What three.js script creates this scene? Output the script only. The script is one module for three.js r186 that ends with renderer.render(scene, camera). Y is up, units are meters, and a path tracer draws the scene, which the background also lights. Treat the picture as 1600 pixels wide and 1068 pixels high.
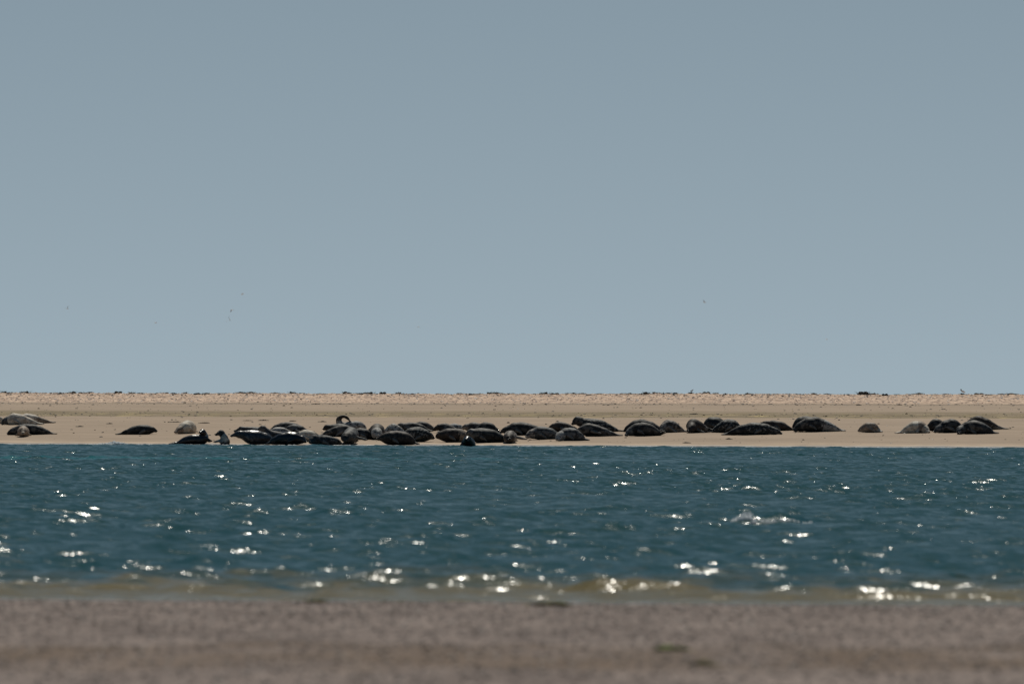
import * as THREE from 'three';
import { mergeGeometries } from 'three/addons/utils/BufferGeometryUtils.js';
import { ImprovedNoise } from 'three/addons/math/ImprovedNoise.js';

// ------------------------------------------------------------------ camera, sky, sun, exposure
const scene = new THREE.Scene();
const W = 1600, H = 1068, FPX = 17778, EYE = 1.8;          // a 400 mm lens, eye 1.8 m above the water
const camera = new THREE.PerspectiveCamera(2 * Math.atan(H / 2 / FPX) * 180 / Math.PI, W / H, 1, 9000);
camera.position.set(0, EYE, 0);
camera.rotation.set(Math.atan(91 / FPX), 0, 0.0016, 'YXZ');
camera.focus = 447;
camera.userData.fStop = 5.6;
camera.updateMatrixWorld(true);
camera.updateProjectionMatrix();

const renderer = new THREE.WebGLRenderer({ antialias: true });
renderer.setSize(1024, 683);
renderer.toneMapping = THREE.LinearToneMapping;
renderer.toneMappingExposure = 0.9;
renderer.shadowMap.enabled = true;

const SUN_EL = 55, SUN_AZ = 4;                              // behind the far bank, high
const sunDir = new THREE.Vector3(Math.sin(SUN_AZ * Math.PI / 180) * Math.cos(SUN_EL * Math.PI / 180), Math.sin(SUN_EL * Math.PI / 180), -Math.cos(SUN_AZ * Math.PI / 180) * Math.cos(SUN_EL * Math.PI / 180));
{
  const w = 1024, h = 2048, data = new Float32Array(w * h * 4);
  const hor = [0.374, 0.470, 0.532], zen = [0.020, 0.076, 0.146];
  for (let j = 0; j < h; j++) {
    const el = ((j + 0.5) / h - 0.5) * 180, e = Math.max(el, 0);
    const f = 0.45 * Math.exp(-e / 3.2) + 0.55 * Math.exp(-e / 11);
    for (let i = 0; i < w; i++) for (let c = 0, o = (j * w + i) * 4; c < 4; c++) data[o + c] = c === 3 ? 1 : zen[c] + (hor[c] - zen[c]) * f;
  }
  const t = new THREE.DataTexture(data, w, h, THREE.RGBAFormat, THREE.FloatType);
  t.mapping = THREE.EquirectangularReflectionMapping; t.magFilter = THREE.LinearFilter; t.needsUpdate = true;
  scene.background = t; scene.environment = t;
}
const sun = new THREE.DirectionalLight(new THREE.Color(1, 0.95, 0.84), 3.9);
sun.position.copy(sunDir).multiplyScalar(900).add(new THREE.Vector3(0, 0, -450));
sun.target.position.set(0, 0, -450);
sun.castShadow = true;
sun.shadow.mapSize.set(4096, 4096);
Object.assign(sun.shadow.camera, { left: -70, right: 70, top: 420, bottom: -420, near: 100, far: 2500 });
scene.add(sun, sun.target);

// ------------------------------------------------------------------ helpers
let seed = 7;
const rnd = () => { seed = (seed + 0x6d2b79f5) | 0; let t = Math.imul(seed ^ (seed >>> 15), 1 | seed); t = (t + Math.imul(t ^ (t >>> 7), 61 | t)) ^ t; return ((t ^ (t >>> 14)) >>> 0) / 4294967296; };
const between = (a, b) => a + (b - a) * rnd();
const perlin = new ImprovedNoise();
const noise = (x, y, z = 0) => perlin.noise(x, y, z);
const fbm = (x, y, z = 0) => 0.55 * noise(x, y, z) + 0.28 * noise(2.1 * x + 5, 2.1 * y, 2.1 * z + 3) + 0.17 * noise(4.3 * x, 4.3 * y + 9, 4.3 * z);
const clamp = (v, a = 0, b = 1) => Math.min(b, Math.max(a, v));
const step = (a, b, v) => { const t = clamp((v - a) / (b - a)); return t * t * (3 - 2 * t); };
const lerp = (a, b, t) => a + (b - a) * t;
const mix3 = (a, b, t) => [lerp(a[0], b[0], t), lerp(a[1], b[1], t), lerp(a[2], b[2], t)];
const taken = {};
const numbered = (n) => { taken[n] = (taken[n] ?? -1) + 1; return taken[n] ? n + '_' + String(taken[n]).padStart(3, '0') : n; };
function put(o, name, data) {
  o.name = numbered(name); o.userData = data; scene.add(o);
  o.traverse((m) => { m.castShadow = m.receiveShadow = true; });
  return o;
}
function dataTexture(w, h, fill, srgb) {
  const d = new Uint8Array(w * h * 4);
  for (let j = 0; j < h; j++) for (let i = 0; i < w; i++) {
    const v = fill(i, j), o = (j * w + i) * 4;
    for (let c = 0; c < 3; c++) d[o + c] = clamp(srgb ? Math.pow(clamp(v[c]), 1 / 2.2) : v[c]) * 255;
    d[o + 3] = 255;
  }
  const t = new THREE.DataTexture(d, w, h);
  t.magFilter = THREE.LinearFilter; t.minFilter = THREE.LinearFilter; t.needsUpdate = true;
  if (srgb) t.colorSpace = THREE.SRGBColorSpace;
  return t;
}
function gridMesh(rows, cols, at) {                         // at(j, i) -> [x, y, z, u, v]
  const pos = new Float32Array(rows * cols * 3), uv = new Float32Array(rows * cols * 2), idx = new Uint32Array((rows - 1) * (cols - 1) * 6);
  let k = 0;
  for (let j = 0; j < rows; j++) for (let i = 0; i < cols; i++) {
    const n = j * cols + i, p = at(j, i);
    pos.set([p[0], p[1], p[2]], n * 3); uv.set([p[3], p[4]], n * 2);
    if (j < rows - 1 && i < cols - 1) { idx.set([n, n + 1, n + cols, n + 1, n + cols + 1, n + cols], k); k += 6; }
  }
  const g = new THREE.BufferGeometry();
  g.setAttribute('position', new THREE.BufferAttribute(pos, 3)); g.setAttribute('uv', new THREE.BufferAttribute(uv, 2));
  g.setIndex(new THREE.BufferAttribute(idx, 1)); g.computeVertexNormals();
  return g;
}

// ------------------------------------------------------------------ the lie of the land (metres, d = distance along -z)
const farShore = (x) => 445 - 0.5 * x + 0.5 * noise(x * 0.22, 3.3) + 0.22 * noise(x * 0.9, 8.3);
const nearShore = (x) => 101.3 - 0.35 * x + 0.35 * noise(x * 0.35, 1.7) + 0.1 * noise(x * 1.4, 4.1);
const PROFILE = [[-60, -2.2], [-30, -1.5], [-10, -0.42], [0, 0], [2, 0.07], [35, 0.99], [42, 1.10], [60, 1.372], [78, 1.60], [80.5, 1.66], [94, 2.03], [100, 2.105], [106, 2.06], [135, 1.2], [6000, 1.0]];
function profile(s) {
  let k = 1; while (k < PROFILE.length - 1 && s > PROFILE[k][0]) k++;
  const [a, ha] = PROFILE[k - 1], [b, hb] = PROFILE[k];
  return lerp(ha, hb, clamp((s - a) / (b - a)));
}
const soft = (s) => (profile(s - 1.2) + 2 * profile(s) + profile(s + 1.2)) / 4;
function bankHeight(x, d) {
  const s = d - farShore(x);
  if (s > 150) return soft(s);
  const dry = step(0, 6, s), ridge = step(79, 84, s);
  return soft(s) + dry * (0.022 * noise(x * 0.35, s * 0.22, 2) + 0.012 * noise(x * 1.3, s * 0.8, 5)) + ridge * (0.035 * noise(x * 1.2, s * 0.7, 1) + 0.025 * noise(x * 3.1, s * 2.1, 7)) + ridge * 0.04 * noise(x * 0.25, 0.5, 4);
}
function beachHeight(x, d) {
  const s = nearShore(x) - d;
  const h = s < 0 ? Math.max(0.022 * s - 0.0016 * s * s, -2.2) : 0.22 * (1 - Math.exp(-s * 0.07));
  return h + step(0, 3, s) * (0.008 * noise(x * 0.8, s * 0.5, 3) + 0.006 * noise(x * 2.6, s * 1.6, 8) + 0.004 * noise(x * 7, s * 5, 2));
}
const ground = (x, d) => (d > 250 ? bankHeight(x, d) : beachHeight(x, d));
function spot(px, py) {                                     // where the sight line through a pixel of the photograph meets the ground
  const far = new THREE.Vector3(px / W * 2 - 1, 1 - py / H * 2, 0.5).unproject(camera).sub(camera.position);
  const sx = far.x / -far.z, sy = far.y / -far.z, over = (d) => EYE + sy * d - Math.max(ground(sx * d, d), 0);
  let a = 50, b = 50;
  for (; b < 700 && over(b) > 0; b += 0.5) a = b;
  for (let k = 0; k < 20; k++) { const m = (a + b) / 2; if (over(m) > 0) a = m; else b = m; }
  return { x: sx * b, y: Math.max(ground(sx * b, b), 0), d: b, ppm: FPX / b, s: b - farShore(sx * b) };
}

// ------------------------------------------------------------------ far sandbank
const bankX = 48, bankS0 = -8, bankS1 = 112;
const bankColor = dataTexture(2048, 1024, (i, j) => {
  const x = (i / 2047 * 2 - 1) * bankX, s = lerp(bankS0, bankS1, j / 1023);
  const streak = fbm(x * 0.16, s * 0.5, 1), grain = noise(x * 3.7, s * 2.2, 4), blotch = fbm(x * 0.5, s * 0.28, 9);
  let c = mix3([0.335, 0.272, 0.212], [0.40, 0.33, 0.262], clamp(0.5 + 1.9 * streak + 0.3 * grain));
  c = mix3(c, [0.30, 0.25, 0.165], clamp(1.6 * blotch - 0.35) * 0.6);
  const edge = 1.5 * noise(x * 0.2, 6) + 0.6 * noise(x * 1.1, 2);
  // green film of algae in a low strip above the seals, with a ragged outline
  const film = step(39.6 + 0.5 * edge, 40.8 + 0.5 * edge, s) * (1 - step(49 + edge, 60 + edge, s)) * clamp(0.72 + 1.5 * fbm(x * 0.3, s * 0.9, 12) + 0.35 * grain);
  c = mix3(c, [0.172, 0.134, 0.058], clamp(film * 1.25));
  const bright = step(0.30, 0.42, noise(x * 0.8, s * 1.5, 31) + 0.3 * noise(x * 2.7, s * 2.5, 3)) * step(39, 40, s) * (1 - step(44, 56, s));
  c = mix3(c, [0.58, 0.50, 0.25], bright * 0.85);
  const pale = step(-0.02, 0.14, noise(x * 0.22, s * 1.6, 51) + 0.35 * noise(x * 1.7, s * 4, 13)) * (1 - step(1.5, 6.5, s));  // glint of the wet sand painted in as pale streaks near the water
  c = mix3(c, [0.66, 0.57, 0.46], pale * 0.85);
  // strand line
  const line = step(77.2, 78, s + 0.5 * edge) * (1 - step(79.4, 80.6, s + 0.5 * edge)) * clamp(0.55 + 1.8 * noise(x * 0.7, s * 0.6, 20) + 0.5 * grain);
  c = mix3(c, [0.155, 0.12, 0.085], clamp(line) * 0.8);
  // shell ridge, pinkish
  const ridge = step(79, 83, s + 0.5 * edge);
  c = mix3(c, mix3([0.33, 0.25, 0.20], [0.72, 0.585, 0.485], clamp(0.55 + 1.6 * noise(x * 6, s * 1.7, 40) + 0.9 * noise(x * 2.3, s * 0.9, 44) + 0.6 * blotch)), ridge);
  // wet sand with its own uneven edge
  const wet = 1 - step(0.9, 2.4, s + 0.9 * noise(x * 0.45, 9, 3) + 0.3 * noise(x * 2.2, s, 2));
  return mix3(c, [0.25, 0.20, 0.15], wet);
}, true);
const bankRough = dataTexture(512, 1024, (i, j) => {
  const x = (i / 511 * 2 - 1) * bankX, s = lerp(bankS0, bankS1, j / 1023);
  const wet = 1 - step(0.9, 2.4, s + 0.9 * noise(x * 0.45, 9, 3) + 0.3 * noise(x * 2.2, s, 2));
  return [0, lerp(0.92, 0.32, wet), 0];
});
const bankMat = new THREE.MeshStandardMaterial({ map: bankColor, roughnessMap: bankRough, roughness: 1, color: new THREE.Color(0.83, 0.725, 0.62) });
{
  const ss = [], xs = [];
  for (let s = -100; s < -8; s += 6) ss.push(s);
  for (let s = -8; s < 112; s += 0.2) ss.push(s);
  for (let s = 112; s < 180; s += 6) ss.push(s);
  ss.push(260, 500, 1000, 2000, 4000, 8000);
  for (let x = -400; x < -36; x += 26) xs.push(x);
  for (let x = -36; x <= 36; x += 0.2) xs.push(x);
  for (let x = 62; x < 420; x += 26) xs.push(x);
  const g = gridMesh(ss.length, xs.length, (j, i) => {
    const x = xs[i], d = farShore(x) + ss[j];
    return [x, bankHeight(x, d), -d, (x / bankX + 1) / 2, (ss[j] - bankS0) / (bankS1 - bankS0)];
  });
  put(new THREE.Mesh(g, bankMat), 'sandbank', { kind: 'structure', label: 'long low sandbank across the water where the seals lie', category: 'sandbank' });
}
console.log('bank');

// ------------------------------------------------------------------ near beach and seabed
const beachColor = dataTexture(1024, 2048, (i, j) => {
  const x = (i / 1023 * 2 - 1) * 9, d = lerp(56, 106, j / 2047);
  const g1 = noise(x * 4, d * 1.2, 3), g2 = noise(x * 17, d * 7, 6), b = fbm(x * 0.9, d * 0.22, 2);
  let c = mix3([0.125, 0.091, 0.076], [0.240, 0.186, 0.160], clamp(0.55 + 0.9 * g1 + 0.4 * g2 + 1.2 * b));
  const brown = step(66.5, 69, d + 2 * b) * (1 - step(73, 76.5, d + 2.5 * b)) * clamp(0.75 + 1.3 * noise(x * 1.1, d * 0.5, 14) + 0.4 * g1);
  c = mix3(c, [0.125, 0.078, 0.045], clamp(brown) * 0.8);
  const wet = step(-1.1, 0.2, d - nearShore(x) + 0.5 * noise(x * 0.8, 1, 5) + 0.2 * g1);
  return mix3(c, [0.25, 0.185, 0.105], wet * 0.9);
}, true);
const beachRough = dataTexture(256, 1024, (i, j) => {
  const x = (i / 255 * 2 - 1) * 9, d = lerp(56, 106, j / 1023);
  const wet = step(-3.2, -1.2, d - nearShore(x) + 0.8 * noise(x * 0.8, 1, 5));
  return [0, lerp(0.96, 0.38, wet), 0];
});
{
  const ds = [], xs = [];
  for (const d of [-300, -60, -20, 0, 15, 28, 38, 46, 52]) ds.push(d);
  for (let d = 56; d < 106; d += 0.08) ds.push(d);
  for (let d = 106; d < 346; d += 4) ds.push(d);
  for (let x = -400; x < -10; x += 30) xs.push(x);
  for (let x = -10; x <= 10; x += 0.06) xs.push(x);
  for (let x = 20; x < 420; x += 30) xs.push(x);
  const g = gridMesh(ds.length, xs.length, (j, i) => {
    const x = xs[i], d = ds[j] + (ds[j] > 50 && ds[j] < 346 ? 0 : 0);
    return [x, beachHeight(x, d), -d, (x / 9 + 1) / 2, (d - 56) / 50];
  });
  put(new THREE.Mesh(g, new THREE.MeshPhysicalMaterial({ map: beachColor, roughnessMap: beachRough, roughness: 1, specularIntensity: 0.45 })), 'beach', { kind: 'structure', label: 'near beach of wet shelly sand in the blurred foreground', category: 'beach' });
}
console.log('beach');

// ------------------------------------------------------------------ water
const comps = [];
for (let k = 0; k < 64; k++) {
  const lam = 0.30 * Math.pow(4.0 / 0.30, Math.pow((k + 0.5) / 64, 1.15)), dir = 0.3 + (rnd() + rnd() + rnd() - 1.5) * 1.25;   // heading, from straight at the camera
  const kk = 2 * Math.PI / lam, slope = 0.0345 * (lam > 1.4 ? 1.4 / lam : 1);
  comps.push([kk * Math.sin(dir), kk * Math.cos(dir), slope / kk, rnd() * 6.283, Math.sin(dir), Math.cos(dir)]);
}
function wave(x, z) {                                       // -> [dx, dy, dz]
  let dx = 0, dy = 0, dz = 0;
  for (const [kx, kz, a, p, sx, sz] of comps) { const f = kx * x + kz * z + p, s = Math.sin(f), c = Math.cos(f); dy += a * c; dx -= a * s * sx; dz -= a * s * sz; }
  return [dx, dy, dz];
}
const breaker = spot(1205, 818);                            // a single steeper wave, breaking
function waterPoint(x, d) {
  const near = d - nearShore(x), far = farShore(x) - d;
  const calm = step(-0.5, 6, near) * 0.65 + 0.35, calmFar = step(-1, 12, far) * 0.8 + 0.2;
  const gust = 0.95 + 0.6 * fbm(x * 0.09, d * 0.022, 3);
  const w = wave(x, -d), k = calm * calmFar * gust;
  let y = w[1] * k;
  // low swell lines running up the near shore
  if (near < 12) {
    const ph = near * 2.5 + 1.4 * noise(x * 0.5, 2.2) + 0.5;
    const c0 = 0.5 + 0.5 * Math.cos(ph + 0.55 * Math.sin(ph));
    y += 0.06 * Math.pow(c0, 3) * step(-0.3, 1.2, near) * (1 - step(5, 12, near)) * clamp(0.6 + 1.3 * noise(x * 0.55, near * 0.25, 8), 0.1, 1.4);
  }
  const bx = (x - breaker.x) / 0.6, bd = (d - breaker.d) / 0.4;
  y += 0.10 * (1 + 0.5 * noise(x * 5, d * 5, 3)) * Math.exp(-bx * bx * bx * bx - bd * bd);
  return [x + 0.95 * k * w[0], y, -d + 0.95 * k * w[2]];
}
const ripple = (() => {
  const N = 2048, size = 5.12, hx = new Float32Array(N * N), hz = new Float32Array(N * N), tab = new Float32Array(N);
  for (let k = 0; k < N; k++) tab[k] = Math.sin(k / N * 2 * Math.PI);
  for (let k = 0; k < 50; k++) {
    const fine = k % 2, lam = fine ? 0.02 * Math.pow(4, rnd()) : 0.14 * Math.pow(2.8, rnd()), dir = 0.2 + (rnd() + rnd() - 1) * 1.5, n = size / lam;
    const a = Math.round(n * Math.sin(dir)), b = Math.round(n * Math.cos(dir)), p = Math.floor(rnd() * N), sl = fine ? 0.024 : 0.019;
    const l = Math.hypot(a, b) || 1;
    for (let j = 0; j < N; j++) for (let i = 0; i < N; i++) { const v = sl * tab[(((a * i + b * j + p) % N) + N) % N]; hx[j * N + i] += v * a / l; hz[j * N + i] += v * b / l; }
  }
  const t = dataTexture(N, N, (i, j) => { const sx = hx[j * N + i], sz = hz[j * N + i], l = 1 / Math.hypot(sx, sz, 1); return [0.5 - 0.5 * sx * l, 0.5 - 0.5 * sz * l, 0.5 + 0.5 * l]; }, false);
  t.wrapS = t.wrapT = THREE.RepeatWrapping;
  return t;
})();
const waterMat = new THREE.MeshPhysicalMaterial({
  color: 0xffffff, vertexColors: true, roughness: 0.175, ior: 1.333, specularIntensity: 1, transmission: 0.5, thickness: 2, attenuationColor: new THREE.Color(0.30, 0.50, 0.42), attenuationDistance: 0.9,
  normalMap: ripple, normalScale: new THREE.Vector2(1, 1),
});
{
  const rows = [], cols = [];
  for (let t = -0.015; t <= 1.02; t += lerp(0.10, 0.25, clamp(t)) / 345) rows.push(t);
  for (let i = -125; i <= 125; i++) cols.push(i / 125);
  const outer = [1.5, 3, 8];
  const all = [...outer.map((v) => -v).reverse(), ...cols, ...outer];
  const g = gridMesh(rows.length, all.length, (j, i) => {
    const mid = lerp(100, 446, rows[j]), u = all[i], x = u * (mid * 0.047 + 3), t = rows[j];
    const d = lerp(nearShore(x), farShore(x), t), p = waterPoint(x, d);
    return [p[0], p[1], p[2], p[0] / 5.12, p[2] / 5.12];
  });
  // body colour of the water: clear teal, and sand stirred up in ragged clouds where the waves run ashore
  const p = g.attributes.position, col = new Float32Array(p.count * 3), teal = [0.002, 0.082, 0.076], silt = [0.30, 0.22, 0.075], green = [0.055, 0.095, 0.058], olive = [0.140, 0.135, 0.055];
  for (let i = 0; i < p.count; i++) {
    const x = p.getX(i), near = -p.getZ(i) - nearShore(x);
    let c = teal;
    if (near < 34) {
      const n = fbm(x * 0.55, near * 0.3, 17) + 0.35 * noise(x * 2.1, near * 0.9, 5);
      if (n * 18 + 16 > near) c = green;
      if (n * 10 + 10 > near) c = olive;
      if (n * 6 + 6.5 > near) c = silt;
    }
    col.set(c, i * 3);
  }
  g.setAttribute('color', new THREE.BufferAttribute(col, 3));
  put(new THREE.Mesh(g, waterMat), 'water', { kind: 'structure', label: 'teal tidal channel with small choppy glittering waves', category: 'water' });
}
console.log('water');

// ------------------------------------------------------------------ seals
const smin = (a, b, k) => { const h = Math.max(k - Math.abs(a - b), 0) / k; return Math.min(a, b) - h * h * k * 0.25; };
function polygonize(field, lo, hi, cell) {                  // surface nets
  const nx = Math.ceil((hi[0] - lo[0]) / cell) + 1, ny = Math.ceil((hi[1] - lo[1]) / cell) + 1, nz = Math.ceil((hi[2] - lo[2]) / cell) + 1;
  const f = new Float32Array(nx * ny * nz), id = new Int32Array(nx * ny * nz).fill(-1), pos = [], idx = [];
  const at = (i, j, k) => (k * ny + j) * nx + i;
  for (let k = 0; k < nz; k++) for (let j = 0; j < ny; j++) for (let i = 0; i < nx; i++) f[at(i, j, k)] = field(lo[0] + i * cell, lo[1] + j * cell, lo[2] + k * cell);
  const C = [[0, 0, 0], [1, 0, 0], [0, 1, 0], [1, 1, 0], [0, 0, 1], [1, 0, 1], [0, 1, 1], [1, 1, 1]], E = [[0, 1], [2, 3], [4, 5], [6, 7], [0, 2], [1, 3], [4, 6], [5, 7], [0, 4], [1, 5], [2, 6], [3, 7]];
  for (let k = 0; k < nz - 1; k++) for (let j = 0; j < ny - 1; j++) for (let i = 0; i < nx - 1; i++) {
    const v = C.map((c) => f[at(i + c[0], j + c[1], k + c[2])]);
    let n = 0, x = 0, y = 0, z = 0;
    for (const [a, b] of E) if ((v[a] < 0) !== (v[b] < 0)) { const t = v[a] / (v[a] - v[b]), A = C[a], B = C[b]; x += A[0] + t * (B[0] - A[0]); y += A[1] + t * (B[1] - A[1]); z += A[2] + t * (B[2] - A[2]); n++; }
    if (n) { id[at(i, j, k)] = pos.length / 3; pos.push(lo[0] + (i + x / n) * cell, lo[1] + (j + y / n) * cell, lo[2] + (k + z / n) * cell); }
  }
  const quad = (a, b, c, d, flip) => { if (a < 0 || b < 0 || c < 0 || d < 0) return; if (flip) idx.push(a, c, b, a, d, c); else idx.push(a, b, c, a, c, d); };
  for (let k = 1; k < nz - 1; k++) for (let j = 1; j < ny - 1; j++) for (let i = 1; i < nx - 1; i++) {
    const v = f[at(i, j, k)] < 0;
    if (v !== f[at(i + 1, j, k)] < 0) quad(id[at(i, j - 1, k - 1)], id[at(i, j, k - 1)], id[at(i, j, k)], id[at(i, j - 1, k)], !v);
    if (v !== f[at(i, j + 1, k)] < 0) quad(id[at(i - 1, j, k - 1)], id[at(i, j, k - 1)], id[at(i, j, k)], id[at(i - 1, j, k)], v);
    if (v !== f[at(i, j, k + 1)] < 0) quad(id[at(i - 1, j - 1, k)], id[at(i, j - 1, k)], id[at(i, j, k)], id[at(i - 1, j, k)], !v);
  }
  const g = new THREE.BufferGeometry();
  g.setAttribute('position', new THREE.Float32BufferAttribute(pos, 3)); g.setIndex(idx); g.computeVertexNormals();
  return g;
}
// coats: ground colour, colour of the blotches, how much of them, their size (per metre), belly colour
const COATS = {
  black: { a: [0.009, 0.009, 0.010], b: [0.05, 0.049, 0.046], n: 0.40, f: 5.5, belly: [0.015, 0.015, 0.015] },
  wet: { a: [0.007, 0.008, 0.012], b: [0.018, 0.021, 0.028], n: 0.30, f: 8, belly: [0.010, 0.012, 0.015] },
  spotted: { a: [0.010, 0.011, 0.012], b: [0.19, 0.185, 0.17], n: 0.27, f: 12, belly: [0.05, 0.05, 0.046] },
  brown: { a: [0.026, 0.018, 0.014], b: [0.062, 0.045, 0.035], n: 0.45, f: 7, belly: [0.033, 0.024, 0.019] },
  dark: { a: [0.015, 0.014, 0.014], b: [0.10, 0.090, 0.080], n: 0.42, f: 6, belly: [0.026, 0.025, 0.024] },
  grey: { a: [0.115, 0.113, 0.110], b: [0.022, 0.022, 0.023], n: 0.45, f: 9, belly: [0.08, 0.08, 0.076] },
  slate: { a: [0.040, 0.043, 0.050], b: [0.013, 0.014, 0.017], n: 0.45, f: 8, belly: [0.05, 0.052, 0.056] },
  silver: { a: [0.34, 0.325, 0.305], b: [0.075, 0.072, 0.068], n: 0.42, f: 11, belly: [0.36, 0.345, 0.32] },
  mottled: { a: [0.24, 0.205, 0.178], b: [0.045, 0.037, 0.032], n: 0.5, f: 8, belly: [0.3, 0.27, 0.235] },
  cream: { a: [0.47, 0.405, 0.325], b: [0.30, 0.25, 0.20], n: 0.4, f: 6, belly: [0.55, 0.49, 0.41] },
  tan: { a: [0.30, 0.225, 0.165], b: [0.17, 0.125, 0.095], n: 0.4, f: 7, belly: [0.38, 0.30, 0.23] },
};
const furMat = new THREE.MeshPhysicalMaterial({ vertexColors: true, roughness: 0.66, specularIntensity: 0.6 });
const wetMat = new THREE.MeshPhysicalMaterial({ vertexColors: true, roughness: 0.34, specularIntensity: 0.8 });
const eyeGeo = new THREE.SphereGeometry(0.021, 10, 8), eyeMat = new THREE.MeshStandardMaterial({ color: new THREE.Color(0.006, 0.005, 0.005), roughness: 0.12 });
const noseGeo = new THREE.SphereGeometry(0.030, 10, 8).scale(1.1, 0.75, 0.7), noseMat = new THREE.MeshStandardMaterial({ color: new THREE.Color(0.012, 0.010, 0.010), roughness: 0.3 });
const LYING = 'seals hauled out on the far sandbank';

function seal(o) {
  const P0 = o.p, cx = (P0[1][0] + P0[Math.min(4, P0.length - 1)][0]) / 2, at = spot(cx, o.base), M = at.ppm;
  const n0 = P0.length, pts = P0.map((q, i) => {
    let [x, y, r, w = 0] = q;
    const gap = o.base - (y + r);
    if (!o.up && i > 1 && i < n0 && gap > 0 && gap < 5 && !q[4]) { y += gap / 2; r += gap / 2 * 0.9; }
    if (i > 1) { const k = i < n0 - 1 ? 1.13 : 1.05; y -= r * (k - 1) * 0.8; r *= k; } else { r *= 1.06; }
    return { p: new THREE.Vector3((x - cx) / M, (o.base - y) / M, -w), r: r / M };
  });
  const [nose, skull] = pts, last = pts[pts.length - 1], seat = 0.0;
  const curve = new THREE.CatmullRomCurve3(pts.slice(1).map((q) => q.p), false, 'centripetal');
  const S = 18, chain = [];
  for (let i = 0; i <= S; i++) {
    const t = i / S, f = t * (pts.length - 2), k = Math.min(Math.floor(f), pts.length - 3), e = f - k, q = curve.getPoint(t);
    const ra = pts[k + 1].r, rb = pts[k + 2].r, e2 = lerp(e, e * e * (3 - 2 * e), 0.6);
    chain.push([q.x, q.y, q.z, lerp(ra, rb, e2) * (1 - 0.21 * Math.exp(-Math.pow((t - 0.15) / 0.05, 2)) - 0.06 * Math.exp(-Math.pow((t - 0.33) / 0.03, 2)))]);
  }
  const prims = [], paddles = [], perk = o.perk ? 0 : 1;                                          // [ax, ay, az, bx, by, bz, ra, rb, smoothness, flatness]
  for (let i = 0; i < S; i++) prims.push([...chain[i].slice(0, 3), ...chain[i + 1].slice(0, 3), chain[i][3], chain[i + 1][3], 0.045]);
  const fwd = nose.p.clone().sub(skull.p).normalize(), roll = o.roll ?? [0, 0.5, -0.45, 0.15, 0.8][Math.floor(rnd() * 5)];
  const headUp = new THREE.Vector3(Math.sin(roll), Math.cos(roll), 0).addScaledVector(fwd, -fwd.dot(new THREE.Vector3(Math.sin(roll), Math.cos(roll), 0))).normalize();
  const headSide = new THREE.Vector3().crossVectors(fwd, headUp);
  const brow = skull.p.clone().addScaledVector(fwd, skull.r * 0.55).addScaledVector(headUp, skull.r * 0.05);
  prims.push([skull.p.x, skull.p.y, skull.p.z, brow.x, brow.y, brow.z, skull.r * 1.04, skull.r * 0.76, 0.03]);
  for (const sgn of [-1, 1]) {                               // the two whisker pads of the muzzle
    const e = nose.p.clone().addScaledVector(headSide, sgn * nose.r * 0.38).addScaledVector(headUp, -nose.r * 0.2);
    prims.push([brow.x, brow.y, brow.z, e.x, e.y, e.z, skull.r * 0.6, nose.r * 0.85, 0.03]);
  }
  // fore flippers
  const si = Math.round(S * (o.shoulder ?? 0.26)), sh = chain[si], tan = new THREE.Vector3(chain[si + 2][0] - sh[0], (chain[si + 2][1] - sh[1]) * 0.4, chain[si + 2][2] - sh[2]).normalize();
  const up0 = new THREE.Vector3(Math.sin(roll), Math.cos(roll), 0), side = new THREE.Vector3().crossVectors(tan, up0).normalize(), upn = new THREE.Vector3().crossVectors(side, tan).normalize();
  for (const sgn of [-1, 1]) {
    const root = new THREE.Vector3(sh[0], sh[1], sh[2]).addScaledVector(side, sgn * sh[3] * 0.82).addScaledVector(upn, -sh[3] * 0.45);
    const flank = side.z * sgn > 0.35;                        // the flipper on the open side rests against the flank
    if (flank) root.copy(new THREE.Vector3(sh[0], sh[1], sh[2])).addScaledVector(side, sgn * sh[3] * 0.93).addScaledVector(upn, -sh[3] * 0.1);
    const free = o.flip ? o.flip[sgn < 0 ? 0 : 1] : null;
    for (let q = 0; q < 3; q++) {
      const tip = root.clone().addScaledVector(tan, 0.17 + 0.05 * q).addScaledVector(side, sgn * (0.15 - 0.07 * q));
      tip.y = Math.max(0.02, Math.min(tip.y, 0.05));
      if (flank) tip.copy(root).addScaledVector(tan, 0.22 + 0.03 * q).addScaledVector(upn, -0.02 - 0.045 * q - sh[3] * 0.2).addScaledVector(side, sgn * 0.075);
      if (free) tip.copy(root).add(new THREE.Vector3((free[0] + q * 1.6) / M, free[1] / M, 0.08));
      prims.push([root.x, root.y, root.z, tip.x, tip.y, tip.z, 0.058, 0.026, 0.025]); if (flank || free) paddles.push(prims[prims.length - 1]);
    }
  }
  // hind flippers
  const e0 = chain[S], e1 = chain[S - 2], tt = new THREE.Vector3(e0[0] - e1[0], e0[1] - e1[1], e0[2] - e1[2]).normalize(), ts = new THREE.Vector3().crossVectors(tt, new THREE.Vector3(0, 1, 0)).normalize();
  const L = (o.hind ?? 0.30);
  for (const sgn of [-1, 1]) for (let q = 0; q < 3; q++) {
    const tip = new THREE.Vector3(e0[0], e0[1], e0[2]).addScaledVector(tt, L - 0.03 * q).addScaledVector(ts, sgn * (0.05 + 0.06 * q));
    if (!o.tailUp) tip.y = Math.max(0.025, Math.min(tip.y, 0.06 + 0.03 * q)) + (perk < 0.35 ? 0.09 + 0.05 * q : 0); else tip.y += (o.tailUp[1] + q) / M, tip.x += o.tailUp[0] / M;
    prims.push([e0[0], e0[1], e0[2], tip.x, tip.y, tip.z, Math.max(0.03, e0[3] * 0.8), 0.017, 0.025]);
  }
  const lo = [1e9, 1e9, 1e9], hi = [-1e9, -1e9, -1e9];
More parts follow.
